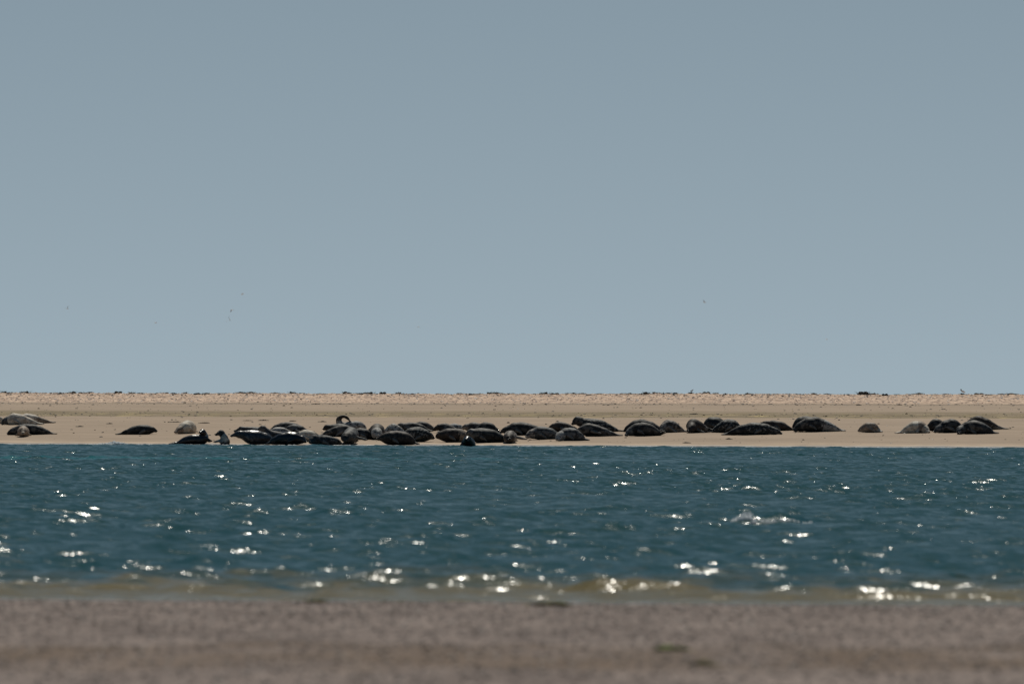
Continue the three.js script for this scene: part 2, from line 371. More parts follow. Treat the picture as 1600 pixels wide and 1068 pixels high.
  for (const q of prims) for (let c = 0; c < 3; c++) { lo[c] = Math.min(lo[c], q[c] - q[6] - 0.07, q[c + 3] - q[7] - 0.07); hi[c] = Math.max(hi[c], q[c] + q[6] + 0.07, q[c + 3] + q[7] + 0.07); }
  const floor = o.sunk ? -0.25 : -0.02;
  lo[1] = Math.max(lo[1], floor - 0.05);
  const ph = rnd() * 50;
  const field = (x, y, z) => {
    let d = 1e9;
    for (const q of prims) {
      const bx = q[3] - q[0], by = q[4] - q[1], bz = q[5] - q[2], px = x - q[0], py = y - q[1], pz = z - q[2], l = bx * bx + by * by + bz * bz;
      const t = l > 1e-9 ? clamp((px * bx + py * by + pz * bz) / l) : 0, r = q[6] + t * (q[7] - q[6]);
      const v = Math.hypot(px - t * bx, py - t * by, pz - t * bz) - r;
      if (v < d + 0.1) d = smin(d, v, q[8]);
    }
    if (d > -0.06 && d < 0.06) d += 0.015 * noise(x * 4 + ph, y * 4, z * 4) + 0.005 * noise(x * 12 + ph, y * 12, z * 12);
    const c = floor - y, k = 0.05, h = Math.max(k - Math.abs(d - c), 0) / k;
    return Math.max(d, c) + h * h * k * 0.25;
  };
  const g = polygonize(field, lo, hi, 0.022);
  // coat
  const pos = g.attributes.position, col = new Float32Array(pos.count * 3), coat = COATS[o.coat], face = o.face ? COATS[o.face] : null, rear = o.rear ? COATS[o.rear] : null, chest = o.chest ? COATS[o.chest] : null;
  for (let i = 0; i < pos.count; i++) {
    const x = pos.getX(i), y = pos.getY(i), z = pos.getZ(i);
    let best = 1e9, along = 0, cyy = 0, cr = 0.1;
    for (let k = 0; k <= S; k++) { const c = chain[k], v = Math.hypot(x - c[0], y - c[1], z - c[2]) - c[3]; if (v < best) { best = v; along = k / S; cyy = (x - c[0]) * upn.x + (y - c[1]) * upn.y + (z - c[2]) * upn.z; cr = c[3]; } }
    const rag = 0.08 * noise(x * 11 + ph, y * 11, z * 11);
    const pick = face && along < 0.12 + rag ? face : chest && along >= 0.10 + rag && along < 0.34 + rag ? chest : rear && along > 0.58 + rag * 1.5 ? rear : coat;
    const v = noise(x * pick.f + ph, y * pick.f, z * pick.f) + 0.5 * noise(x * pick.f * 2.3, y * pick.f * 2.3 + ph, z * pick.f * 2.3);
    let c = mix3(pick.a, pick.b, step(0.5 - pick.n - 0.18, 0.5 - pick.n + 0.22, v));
    if (cyy < -0.35 * cr + rag * 1.2) c = mix3(c, pick.belly, 0.7);
    if (o.coat !== 'wet') for (const q of paddles) {
      const bx = q[3] - q[0], by = q[4] - q[1], bz = q[5] - q[2], tq = clamp(((x - q[0]) * bx + (y - q[1]) * by + (z - q[2]) * bz) / (bx * bx + by * by + bz * bz));
      if (tq > 0.12 && Math.hypot(x - q[0] - tq * bx, y - q[1] - tq * by, z - q[2] - tq * bz) < q[6] + tq * (q[7] - q[6]) + 0.012) { c = mix3(c, [0.19, 0.175, 0.16], 0.6); break; }  // flippers look pale in the sun; that lighter tone is painted into the colour
    }
    const dust = (pick === COATS.cream ? 1.12 : 0.84) + 0.28 * noise(x * 4 + ph, y * 9, z * 4) + 0.2 * noise(x * 25, y * 25, z * 25 + ph);
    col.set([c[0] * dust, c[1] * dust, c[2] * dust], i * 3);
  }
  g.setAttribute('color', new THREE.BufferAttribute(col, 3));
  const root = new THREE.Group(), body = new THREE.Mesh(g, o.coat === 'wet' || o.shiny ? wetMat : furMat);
  body.name = 'body'; root.add(body);
  for (const sgn of [-1, 1]) {
    const e = new THREE.Mesh(eyeGeo, eyeMat); e.name = 'eye';
    e.position.copy(skull.p).addScaledVector(fwd, skull.r * 0.92).addScaledVector(headUp, skull.r * 0.36).addScaledVector(headSide, sgn * skull.r * 0.54);
    root.add(e);
  }
  const ns = new THREE.Mesh(noseGeo, noseMat); ns.name = 'nose';
  ns.position.copy(nose.p).addScaledVector(fwd, nose.r * 0.72).addScaledVector(headUp, nose.r * 0.25);
  ns.quaternion.setFromUnitVectors(new THREE.Vector3(0, 0, 1), fwd);
  root.add(ns);
  root.position.set(at.x, at.y, -at.d);
  if (at.s > 1) { const sl = (profile(at.s + 2) - profile(at.s - 1)) / 3; root.rotation.set(Math.atan(sl), 0, Math.atan(0.5 * sl)); }
  put(root, 'seal', { label: o.label, category: 'seal', group: LYING });
}
// every seal: base = the height in the photograph of its contact with the sand; p = [x, y, radius, depth behind the base] from nose to tail
const SEALS = [
  { label: 'pale cream seal at the left edge with its rump out of frame', base: 663, coat: 'cream', p: [[6, 660, 2.2], [1, 657, 4.6], [-8, 656, 7], [-25, 657, 7], [-42, 660, 4], [-52, 661, 2]] },
  { label: 'nearer of the two long pale seals at the far left', base: 663.5, coat: 'cream', face: 'grey', p: [[3, 660.5, 2.6], [8.5, 657.5, 5], [20, 656, 8.4], [33, 657, 7.4], [47, 660, 4.4], [58, 662, 2]] },
  { label: 'slender pale seal with dark hind flippers lying behind the longest pale one', base: 662, coat: 'cream', rear: 'tan', p: [[20, 656, 2.5, 0.8], [26, 655, 5, 0.8], [38, 655, 6.5, 0.8], [50, 656, 5.5, 0.8], [62, 658.5, 4, 0.8], [74, 660.5, 2.2, 0.8]] },
  { label: 'dark seal stretched out behind the tan one that faces us at left', base: 679, coat: 'dark', p: [[12.5, 676.5, 2.6], [18, 674.5, 4.6], [30, 671.5, 6.5], [45, 671, 6.8], [60, 672.5, 5.6], [71, 675, 3], [78, 676.5, 1.7]] },
  { label: 'small tan seal facing the water in front of a dark one at left', base: 682, coat: 'tan', up: 1, p: [[36.5, 676, 2.6, -0.55], [36, 673.5, 5.4, -0.3], [35.5, 675, 7.2, 0], [35.5, 675, 7.4, 0.5], [36, 677, 5.5, 1], [36, 680, 2, 1.5]] },
  { label: 'lone blackish seal pointing right with bare sand all round it', base: 678.5, coat: 'black', p: [[243.5, 673, 2.4], [238, 671.2, 4.1], [231, 671, 5.2], [221, 671.5, 6.2], [209, 673, 5.6], [198, 675.3, 3.6], [190, 677, 1.8]] },
  { label: 'rounded cream seal with dark face resting behind the waterline seal', base: 677.5, coat: 'cream', face: 'tan', p: [[274.5, 674, 2.4, -0.25], [279, 672, 4.6, -0.1], [287, 669.5, 7.8, 0.2], [293, 668.5, 9, 0.6], [298, 671, 6.5, 1.2], [300, 675, 2.6, 1.7]] },
  { label: 'black seal at the waterline with raised head and pale scarf', base: 693.5, coat: 'wet', chest: 'silver', up: 1, p: [[313.5, 674.8, 2.2, -0.35], [316.5, 674.8, 4.3, -0.15], [319, 680, 4.8], [317, 686.5, 6.8], [304, 687, 6.6], [290, 688.5, 5.2], [279, 691, 2.6]], flip: [[6, -5], [7, -7]], hind: 0.42 },
  { label: 'upright seal at the water edge, dark head turned left, pale chest', base: 695, coat: 'slate', face: 'black', chest: 'silver', up: 1, p: [[337, 678.5, 2.1], [345, 676.3, 4.5], [349.5, 682.5, 4.6], [350.5, 689.5, 6.4, 0.15], [351, 690.5, 6.2, 0.7], [352, 692, 4.2, 1.3], [352, 694, 2, 1.8]], flip: [[-12, -3], [-13, -3]] },
  { label: 'big slate seal on the waterline with nose pointing left', base: 693.8, coat: 'slate', shiny: 1, p: [[361.8, 679.8, 2.1], [371.5, 678, 4.6], [381, 680, 6.4], [391, 683.5, 9.4], [403, 684.5, 9], [414, 686, 7.4], [421, 688, 4.6]], up: 1 },
  { label: 'grey seal whose head shows just above the big slate one', base: 684, coat: 'grey', up: 1, p: [[367, 672.6, 2.1], [376, 670.4, 4.2], [384, 672.5, 4.8], [394, 675, 6.5], [406, 676, 6.5], [418, 678, 5], [428, 681, 2.4]] },
  { label: 'seal with raised grizzled head and neck between the slate and black seals', base: 689, coat: 'slate', face: 'grey', up: 1, p: [[402, 671.5, 2.4], [410, 669.6, 5], [415.5, 674.5, 5], [421, 680, 6.4], [431, 682, 6.6], [443, 683, 5], [452, 686, 2.6]] },
  { label: 'silvery streaked seal lying behind the wet black one', base: 683, coat: 'silver', p: [[459, 679.5, 2.1], [453, 677.5, 4.2], [443, 676, 6.2], [433, 675.5, 6.6], [424, 677, 4.8], [417, 679.5, 2.4]] },
  { label: 'long dark seal at the back with its tail toward the right gap', base: 675.5, coat: 'dark', p: [[424.5, 669.5, 2], [430.5, 667.5, 3.9], [441, 667.3, 6], [454, 667.8, 6.6], [467, 670.2, 4.8], [478, 673, 2.2]], hind: 0.36 },
  { label: 'grey mottled seal wedged between the long dark and the silvery seals', base: 678.5, coat: 'grey', p: [[446.5, 672.5, 2.1], [452, 669.3, 3.9], [460, 670, 6], [469, 672, 5.4], [477, 674.5, 3], [483, 676.5, 1.6]] },
  { label: 'wet black seal on the waterline with head turned right', base: 694.3, coat: 'wet', p: [[477, 689.5, 2.4, -0.15], [471.5, 686.5, 5.4, -0.05], [463, 685.5, 7.6], [453, 685.3, 8.8], [442, 686, 7.8], [432, 687.5, 5], [425.5, 688.5, 2.8]] },
  { label: 'seal with bright cream back between two dark waterline seals', base: 690, coat: 'cream', rear: 'dark', face: 'dark', p: [[460, 682, 2.4, 0.2], [466, 680.5, 5.2, 0.2], [475, 681.5, 8, 0.2], [485, 682.5, 7.4, 0.2], [494, 684.5, 4.6, 0.2], [501, 687.5, 2, 0.2]] },
  { label: 'slate seal with blunt head toward us and tan lower back at the waterline', base: 695.3, coat: 'slate', rear: 'grey', p: [[486, 690, 3, -0.35], [490, 686.5, 6.8, -0.15], [499.5, 688, 6.6, 0.1], [512, 688.8, 6.4, 0.2], [523, 690, 5, 0.25], [531, 692.5, 2.6, 0.3]] },
  { label: 'dark seal with round black head beside the raised tail', base: 680, coat: 'black', p: [[506, 669.5, 2.3], [511, 667.6, 4.4], [518, 669.6, 5.2], [528, 671.5, 7.6], [538, 672.5, 7.6], [546, 675, 5], [553, 677.5, 2.4]] },
  { label: 'dark seal in front of the raised tail, its hind end tapering left', base: 681.5, coat: 'dark', p: [[551, 672.5, 2.6, -0.2], [546, 671, 4.8, -0.2], [537, 672.8, 7.6, -0.2], [526, 674.3, 6.4, -0.2], [515, 676, 4.4, -0.2], [506, 678.3, 2.3, -0.2]], hind: 0.33 },
  { label: 'pale seal holding its dark hind flippers arched up in the air', base: 676, coat: 'silver', rear: 'brown', up: 1, tailUp: [4, -6], hind: 0.10, p: [[570, 668.5, 2.4, 0.3], [565, 666.5, 5, 0.3], [556, 667, 8.4, 0.3], [545, 668, 7.4, 0.3], [535, 666, 5.2, 0.3], [530, 661, 4, 0.3], [529.5, 655.5, 3.4, 0.3], [533, 651.5, 2.3, 0.3], [539, 651, 1.7, 0.3], [543.5, 654, 1.4, 0.3]] },
  { label: 'bulky grey seal lying head-on at the waterline, long pale neck behind its face', base: 694.7, coat: 'grey', face: 'dark', p: [[540.5, 687, 3.6, -0.45], [541, 683.5, 7.6, -0.22], [545.5, 683.5, 10, 0.2], [548, 679.5, 9.6, 0.75], [549, 677.5, 7.5, 1.35], [551, 679, 3.4, 1.9]], flip: [[-8, -5], [14, -4]], up: 1 },
  { label: 'blackish seal tucked against the right side of the head-on grey seal', base: 686.5, coat: 'black', rear: 'brown', p: [[548, 679, 2.4], [553.5, 677, 5], [562, 677.5, 7.4], [571, 679.5, 7], [578, 682.5, 4.4], [583, 685, 2]] },
  { label: 'seal facing us with pale mottled muzzle and dark crown', base: 686.5, coat: 'brown', face: 'silver', p: [[592, 681, 3.4, -0.5], [589, 677.5, 7.4, -0.25], [588, 675.5, 9.8, 0.25], [589, 675, 9.6, 0.8], [590, 679, 5, 1.5], [591, 683, 2.2, 2]] },
  { label: 'silvery seal showing above the back of the big brown one', base: 682, coat: 'silver', p: [[602, 675, 2.3], [606.5, 673, 5], [614, 671.8, 8], [622, 674, 6], [629, 677.5, 3], [634, 679.5, 1.6]] },
  { label: 'big dark brown seal on the waterline with tan hind flippers at right', base: 694.7, coat: 'brown', rear: 'brown', p: [[590.5, 684.8, 2.3], [598, 683.3, 5.2], [607, 684.3, 8.6], [620, 685, 9.6], [632, 686, 8.6], [641, 688.5, 5.4], [645.5, 691, 3]] },
  { label: 'black seal with scattered grey spots pointing its nose right', base: 690, coat: 'spotted', p: [[677, 683.8, 2.4], [671.5, 681, 4.8], [663, 679.5, 7.4], [654, 679.5, 10], [643, 680.3, 9.4], [633, 682, 6.4], [626, 685, 3]] },
  { label: 'dark seal at the back with raised head just left of another dark back', base: 674.5, coat: 'dark', p: [[620.8, 664.5, 2.1], [627, 664.3, 4], [634.5, 667, 5.2], [645, 668, 6.4], [656, 669.5, 5.4], [666, 672, 2.6]] },
  { label: 'dark low-backed seal behind the grey-spotted black one', base: 673.5, coat: 'dark', p: [[644, 667, 2.1, 0.4], [649, 666, 4.2, 0.4], [657, 666.5, 6.4, 0.4], [667, 668, 5.4, 0.4], [675, 670.5, 2.8, 0.4], [680, 672, 1.5, 0.4]] },
  { label: 'dark seal at the back with its head turned left above the brown seal', base: 676, coat: 'dark', p: [[679.3, 668.5, 2.1], [685, 667.2, 4.3], [694, 669.4, 6.6], [703, 671, 5.6], [711, 673.2, 3], [716, 674.5, 1.6]] },
  { label: 'pale grey seal at the back between two dark heads', base: 675.5, coat: 'silver', p: [[724, 670.5, 2.2, 0.3], [718.5, 669, 4.6, 0.3], [710, 669.5, 6, 0.3], [701, 670.5, 5, 0.3], [693, 673, 2.4, 0.3]] },
  { label: 'stocky brown seal behind the seal in the shallows, lighter tan rump', base: 690.5, coat: 'brown', rear: 'tan', p: [[683, 682, 2.5], [688, 680, 5.6], [697, 680.5, 9], [708, 681, 9.4], [719, 681.5, 8.6], [728, 684, 5.4], [734, 687.5, 2.4]] },
  { label: 'wet black seal standing chest deep in the shallows', base: 698.3, coat: 'wet', up: 1, sunk: 1, p: [[729, 686.8, 2.8, -0.34], [730.5, 686.6, 5.6, -0.12], [732, 691, 6.8, 0.05], [733, 695.5, 8.4, 0.3], [734, 697, 7.6, 0.9], [734, 699, 4, 1.5]], flip: [[-7, -8], [8, -8]] },
  { label: 'large black seal with streaked grey neck just right of the shallows seal', base: 691.5, coat: 'black', face: 'grey', chest: 'dark', p: [[729.5, 677.5, 2.8], [736.5, 676, 6], [746, 679, 8.6], [756, 681.5, 9.8], [768, 682.5, 9], [779, 684.5, 6.4], [787, 687.5, 3]] },
  { label: 'dark seal at the back with a light brow and pinkish nape', base: 677, coat: 'dark', face: 'mottled', p: [[722, 668.5, 2.1, 0.3], [728, 667, 4.4, 0.3], [740, 668.5, 7, 0.3], [752, 670.5, 6.2, 0.3], [763, 673.5, 3.6, 0.3], [770, 675.5, 1.8, 0.3]] },
  { label: 'black humped seal with pale flipper line behind the large black one', base: 678, coat: 'black', p: [[779.5, 674.8, 2.3], [774, 672.5, 4.6], [765, 670, 7.6], [757, 670, 8.2], [749, 673, 5], [743, 676, 2.4]] },
  { label: 'small brown-grey seal facing us at the right end of the waterline row', base: 692.3, coat: 'mottled', face: 'brown', p: [[795, 686, 3.2, -0.5], [795.5, 684, 7.2, -0.25], [797, 683.8, 8.8, 0.2], [799, 684.5, 8, 0.8], [801, 688, 4, 1.4], [803, 690, 2, 1.9]], flip: [[-9, -4], [15, -3]] },
  { label: 'long black seal with smooth back left of the grey mottled faces', base: 680, coat: 'black', p: [[781.5, 675.5, 1.9], [788, 672.3, 3.9], [797, 670.5, 6.2], [809, 670, 8.6], [823, 671, 8], [837, 673, 5.8], [849, 676, 3], [856, 678, 1.7]] },
  { label: 'grey mottled seal with blunt pinkish muzzle at its left end', base: 686.3, coat: 'grey', face: 'mottled', p: [[824, 681, 3, -0.2], [829.5, 678, 6, -0.1], [839, 676.8, 8.2], [850, 677.3, 8.6], [861, 678.5, 7], [870, 681.5, 3.6], [876, 684, 1.8]] },
  { label: 'dark brown seal peeping over the pair of grey seals', base: 675, coat: 'brown', rear: 'grey', p: [[858, 668.5, 2.2], [865, 666.3, 4.8], [874, 666.5, 6.6], [885, 668.5, 5.8], [896, 671, 3.6], [903, 673, 1.8]] },
  { label: 'smooth grey seal with whitish mottled face lying nearest the water right of centre', base: 688.5, coat: 'grey', face: 'silver', p: [[871.5, 684.5, 3.2, -0.4], [874.5, 681.5, 6.6, -0.2], [884, 679.5, 8.6], [895, 679.8, 8.8], [905, 682.5, 5.8], [912, 686, 2.4]] },
  { label: 'large blotched seal with raised round head at the back right of centre', base: 674.5, coat: 'spotted', face: 'dark', up: 1, p: [[895, 660.8, 2.7], [903, 656.8, 6.4], [912.5, 661.5, 7.4], [923, 665, 9], [936, 666, 8.4], [948, 668.5, 6], [958, 671, 3.4], [965, 673, 1.8]] },
  { label: 'dark grey seal with pale streaked back in front of the round-headed one', base: 681.5, coat: 'dark', rear: 'grey', p: [[902, 675, 2.4], [907, 672.8, 5], [917, 672.2, 9.2], [930, 673.5, 8.2], [942, 675.5, 6.2], [953, 678, 3.6], [962, 679.5, 2]], flip: [[10, -5], [14, -4]] },
  { label: 'black slim seal arched behind the grey-faced one', base: 675, coat: 'black', p: [[975.5, 672.3, 2.1], [981, 668.8, 3.8], [990, 665.5, 6.4], [1003, 665, 8], [1016, 667, 6.4], [1028, 670, 3.4], [1035, 672.5, 1.8]] },
  { perk: 1, label: 'black-bodied seal with small grey round face low at its left end', base: 681, coat: 'black', face: 'grey', rear: 'dark', p: [[979, 678, 2.8, -0.25], [983.5, 675, 5.2, -0.1], [992, 671.8, 7.6], [1003, 671.5, 9.4], [1014, 672.8, 8.4], [1024, 675.5, 5.4], [1031, 678.5, 2.6]] },
  { label: 'brown and cream mottled seal with a pale flipper across its flank', base: 675.3, coat: 'mottled', p: [[1033.5, 671.5, 2.8, -0.35], [1037, 668, 5.8, -0.15], [1044, 666.5, 8.8], [1053, 668, 7.4], [1061, 671, 4.2], [1068, 673.8, 2]], flip: [[8, -7], [10, -8]] },
  { label: 'dark brown hunched seal with a light flipper, beside the mottled one', base: 676, coat: 'brown', rear: 'mottled', p: [[1076, 672.5, 2.6, -0.4], [1080, 669, 5.8, -0.2], [1084, 666, 9.6, 0.2], [1093, 668.5, 7.4, 0.3], [1101, 671.5, 4.4, 0.4], [1107, 674, 2, 0.4]], flip: [[9, -5], [11, -6]] },
  { label: 'black humped seal at the back, highest of the cluster right of centre', base: 674, coat: 'black', p: [[1098, 670, 2.3, 0.3], [1103, 667, 4.8, 0.3], [1112, 663.8, 9.8, 0.3], [1122, 664.5, 9, 0.3], [1132, 668.5, 5.2, 0.3], [1139, 672, 2.2, 0.3]] },
  { perk: 1, label: 'grizzled dark seal squeezed between the black hump and the long spotted seal', base: 675.5, coat: 'spotted', p: [[1160, 671.5, 2.4], [1154.5, 669.5, 4.8], [1145, 666.3, 8.6], [1134, 666.5, 8.6], [1123, 670, 5], [1114, 673, 2.4]], hind: 0.28 },
  { label: 'longest black spotted seal, nose to the right, at the front of its cluster', base: 679, coat: 'spotted', rear: 'black', face: 'grey', p: [[1221, 677, 2.1], [1214, 674.5, 4.2], [1204, 672.8, 6.4], [1190, 671, 8.4], [1175, 670.8, 8.6], [1160, 672, 7], [1147, 674.5, 4.2], [1138, 676.5, 2.2]], shoulder: 0.32 },
  { label: 'reddish dark brown seal behind the longest spotted one', base: 672.5, coat: 'brown', p: [[1191, 660.5, 2.4], [1197, 661.8, 4.4], [1208, 665, 7], [1220, 666.3, 6.4], [1230, 669, 3.6], [1237, 671, 1.8]] },
  { label: 'massive dark seal with grey rump, tail pointing right to empty sand', base: 674.3, coat: 'dark', rear: 'silver', p: [[1242.5, 670.5, 3.2, -0.15], [1249.5, 667, 6.4, -0.05], [1260, 664.5, 9.4], [1273, 664, 10.4], [1287, 666, 8.4], [1300, 669, 5.2], [1310, 671.8, 2.8]], hind: 0.32 },
  { label: 'black seal mostly hidden behind the massive grey-rumped one', base: 672.5, coat: 'black', p: [[1241, 668.5, 2.3, 0.5], [1245, 665, 5, 0.5], [1252, 662.3, 8.2, 0.5], [1262, 662.3, 9, 0.5], [1275, 665, 6.4, 0.5], [1285, 669, 3, 0.5]] },
  { label: 'small tan-grey seal alone on the sand right of the massive one', base: 675.3, coat: 'tan', rear: 'silver', p: [[1342.5, 672, 2.1], [1348, 669.8, 4.4], [1356, 668.3, 6.8], [1364.5, 668.8, 6.4], [1371, 671.8, 3.4], [1374, 673.5, 2]], hind: 0.18 },
  { label: 'cream and pink seal with its tail tapering left in the right-hand group', base: 676.5, coat: 'cream', p: [[1451, 673.8, 2.4, -0.3], [1447, 671, 5, -0.15], [1439, 668.3, 8.2], [1428, 668.6, 8], [1417, 672, 4.6], [1409, 674.8, 2.2]], chest: 'tan', flip: [[-6, -6], [-10, -7]] },
  { label: 'small black rounded seal between the cream seal and the spotted hump', base: 674.5, coat: 'black', p: [[1449, 670, 2.3, 0.2], [1454, 667.3, 5, 0.2], [1463, 665.5, 9, 0.2], [1472, 668, 6.6, 0.2], [1481, 671.5, 3, 0.2]] },
  { label: 'black seal with a few grey spots and grey head in the right-hand group', base: 675.8, coat: 'black', face: 'grey', chest: 'spotted', p: [[1461, 673, 2.4, -0.2], [1467, 670, 5.4, -0.1], [1479, 667.3, 8.6], [1489, 666.5, 9.4], [1498, 669.5, 6.2], [1506, 673, 2.8]] },
  { label: 'dark grey seal with whitish crown at the front of the right-hand group', base: 677.8, coat: 'dark', face: 'grey', rear: 'slate', p: [[1498.5, 675, 2.8, -0.4], [1500, 671.8, 5.6, -0.2], [1508.5, 669.5, 7.6], [1520, 668.3, 9.4], [1533, 669.5, 8], [1544, 672.8, 4.8], [1551, 675.8, 2.4]], flip: [[8, -6], [10, -6]] },
  { label: 'brown humped seal with cream patch, rightmost of all, tail to the right', base: 671, coat: 'brown', rear: 'mottled', p: [[1510, 663, 2.4], [1516, 661, 5], [1527, 660.3, 9.2], [1540, 662.5, 7.4], [1550, 665.5, 4.8], [1559, 668, 2.8], [1566, 669.3, 1.8]] },
];
for (const o of SEALS) seal(o);
console.log('seals', SEALS.length);

// ------------------------------------------------------------------ plants and debris along the crest of the bank
function blob(rx, ry, rz, rough, f, detail = 2) {
  const g = new THREE.IcosahedronGeometry(1, detail), p = g.attributes.position, o = rnd() * 40;
  for (let i = 0; i < p.count; i++) { const x = p.getX(i), y = p.getY(i), z = p.getZ(i), k = 1 + rough * fbm(x * f + o, y * f, z * f); p.setXYZ(i, x * k * rx, Math.max(y * k, -0.2) * ry, z * k * rz); }
  g.deleteAttribute('uv'); g.deleteAttribute('normal'); g.computeVertexNormals();
  return g;
}
function blade(x, z, h, lx, lz, w) {
  const g = new THREE.BufferGeometry(), a = rnd() * 3.14, cx = Math.cos(a) * w, cz = Math.sin(a) * w, p = [];
  for (let k = 0; k <= 3; k++) { const t = k / 3, q = 1 - t * 0.85; p.push(x + lx * t * t - cx * q, h * (t - 0.25 * t * t), z + lz * t * t - cz * q, x + lx * t * t + cx * q, h * (t - 0.25 * t * t), z + lz * t * t + cz * q); }
  g.setAttribute('position', new THREE.Float32BufferAttribute(p, 3));
  const idx = []; for (let k = 0; k < 3; k++) idx.push(2 * k, 2 * k + 1, 2 * k + 2, 2 * k + 1, 2 * k + 3, 2 * k + 2);
  g.setIndex(idx); g.computeVertexNormals();
  const g2 = g.toNonIndexed();
  return g2;
}
const weedDark = new THREE.MeshStandardMaterial({ color: new THREE.Color(0.035, 0.028, 0.020), roughness: 0.85 });
const weedGreen = new THREE.MeshStandardMaterial({ color: new THREE.Color(0.050, 0.052, 0.028), roughness: 0.85 });
const tufts = [];
for (let v = 0; v < 7; v++) {
  const t = new THREE.Group(), lumps = [];
  const n = 3 + Math.floor(rnd() * 3);
  for (let k = 0; k < n; k++) lumps.push(blob(between(0.07, 0.17), between(0.035, 0.085), between(0.06, 0.12), 0.7, 2.2, 2).translate(between(-0.2, 0.2), 0.01, between(-0.08, 0.08)));
  const m = new THREE.Mesh(mergeGeometries(lumps), weedDark); m.name = 'matted_base'; t.add(m);
  const bl = [];
  for (let k = 0; k < 46; k++) { const x = between(-0.24, 0.24); bl.push(blade(x, between(-0.1, 0.1), between(0.05, 0.17), x * 0.6 + between(-0.05, 0.05), between(-0.06, 0.06), 0.008)); }
  const b = new THREE.Mesh(mergeGeometries(bl), weedGreen); b.name = 'leaves'; t.add(b);
  tufts.push(t);
}
function crest(px) {                                        // highest visible ground on this column
  let best = -9, at = null;
  for (let d = 520; d < 570; d += 0.5) { const x = (px - W / 2) / FPX * d, y = (bankHeight(x, d) - EYE) / d; if (y > best) { best = y; at = { x, d, y: bankHeight(x, d) }; } }
  return at;
}
const CREST = [[5, 10], [20, 10], [40, 15], [67, 8], [86, 8], [98, 14], [114, 9], [130, 13], [141, 8], [171, 7], [185, 8], [206, 13], [221, 12], [240, 8], [256, 8], [271, 6], [290, 7], [318, 16], [346, 13], [375, 10], [392, 13], [403, 11], [430, 8], [455, 7], [472, 7], [485, 9], [500, 8], [540, 9], [553, 8], [565, 8], [578, 14], [598, 8], [622, 8], [644, 9], [662, 7], [688, 9], [718, 9], [738, 16], [752, 7], [768, 9], [777, 14], [788, 11], [798, 9], [817, 7], [852, 11], [866, 10], [886, 8], [896, 7], [910, 8], [922, 13], [937, 9], [955, 10], [975, 9], [987, 10], [1010, 9], [1023, 9], [1038, 13], [1053, 8], [1080, 7], [1104, 11], [1118, 8], [1131, 6], [1168, 6], [1180, 11], [1197, 9], [1210, 12], [1232, 8], [1252, 10], [1272, 7], [1291, 9], [1321, 8], [1349, 15], [1365, 9], [1378, 7], [1401, 7], [1427, 11], [1437, 11], [1456, 11], [1479, 8], [1503, 7], [1531, 8], [1540, 9], [1566, 8], [1581, 12]];
CREST.forEach(([px, w], i) => {
  const c = crest(px), k = w / (FPX / c.d) / 0.5, t = tufts[i % 7].clone(), big = px === 1349;
  t.position.set(c.x, c.y - 0.01, -c.d + between(-0.3, 0.5)); if (i % 4 === 1) { const dd = c.d - between(1.5, 5); t.position.set(c.x, bankHeight(c.x, dd) - 0.01, -dd); } t.rotation.y = between(-0.5, 0.5) + (i % 2 ? Math.PI : 0);
  t.scale.set(k * between(0.9, 1.6), (big ? 1.8 : 0.5 + 1.2 * Math.pow(rnd(), 1.6)) * Math.sqrt(Math.max(k, 0.6)), k);
  put(t, 'beach_plant', big
    ? { label: 'largest dark clump on the bank skyline, toward the right', category: 'plant', group: 'dark clumps along the bank crest' }
    : i % 4 === 1 ? { label: 'small dark plant clump on the pink shell slope just below the skyline', category: 'plant', group: 'dark clumps on the shell slope' }
    : { label: 'small dark plant clump on the skyline crest of the far bank', category: 'plant', group: 'dark clumps along the bank crest' });
});
// shells and pebbles of the ridge
function scatter(name, label, category, geo, mat, n, place) {
  const m = new THREE.InstancedMesh(geo, mat, n), q = new THREE.Object3D(), c = new THREE.Color();
  for (let i = 0; i < n; i++) {
    const p = place(i);
    q.position.set(p.x, p.y, p.z); q.rotation.set(between(-0.4, 0.4), rnd() * 6.28, between(-0.4, 0.4)); q.scale.set(p.s, p.s * (p.f ?? 0.6), p.s); q.updateMatrix();
    m.setMatrixAt(i, q.matrix); m.setColorAt(i, c.setRGB(...p.c));
  }
  return put(m, name, { kind: 'stuff', label, category });
}
const pebble = blob(1, 1, 0.8, 0.5, 1.3, 1), white = new THREE.MeshStandardMaterial({ color: 0xffffff, roughness: 0.8 });
scatter('ridge_shells', 'shells and pebbles strewn over the ridge of the far bank', 'shells', pebble, white, 9000, () => {
  const x = between(-34, 34), s = 80 + 25 * Math.pow(rnd(), 0.8), d = farShore(x) + s, r = rnd(), sz = 0.018 + 0.05 * Math.pow(rnd(), 3);
  return { x, y: bankHeight(x, d), z: -d, s: sz, c: r < 0.06 ? [0.10, 0.075, 0.06] : r < 0.5 ? [0.56, 0.42, 0.34] : r < 0.8 ? [0.50, 0.40, 0.33] : [0.72, 0.65, 0.58] };
});
scatter('crest_litter', 'fine dark bits of weed strewn along the skyline crest', 'beach litter', pebble, white, 700, () => {
  const x = between(-32, 32), s = between(92, 103), d = farShore(x) + s;
  return { x, y: bankHeight(x, d), z: -d, s: 0.02 + 0.06 * Math.pow(rnd(), 2) * (noise(x * 0.7, 3) > -0.1 ? 1 : 0.4), f: 0.7, c: [0.06, 0.045, 0.035] };
});
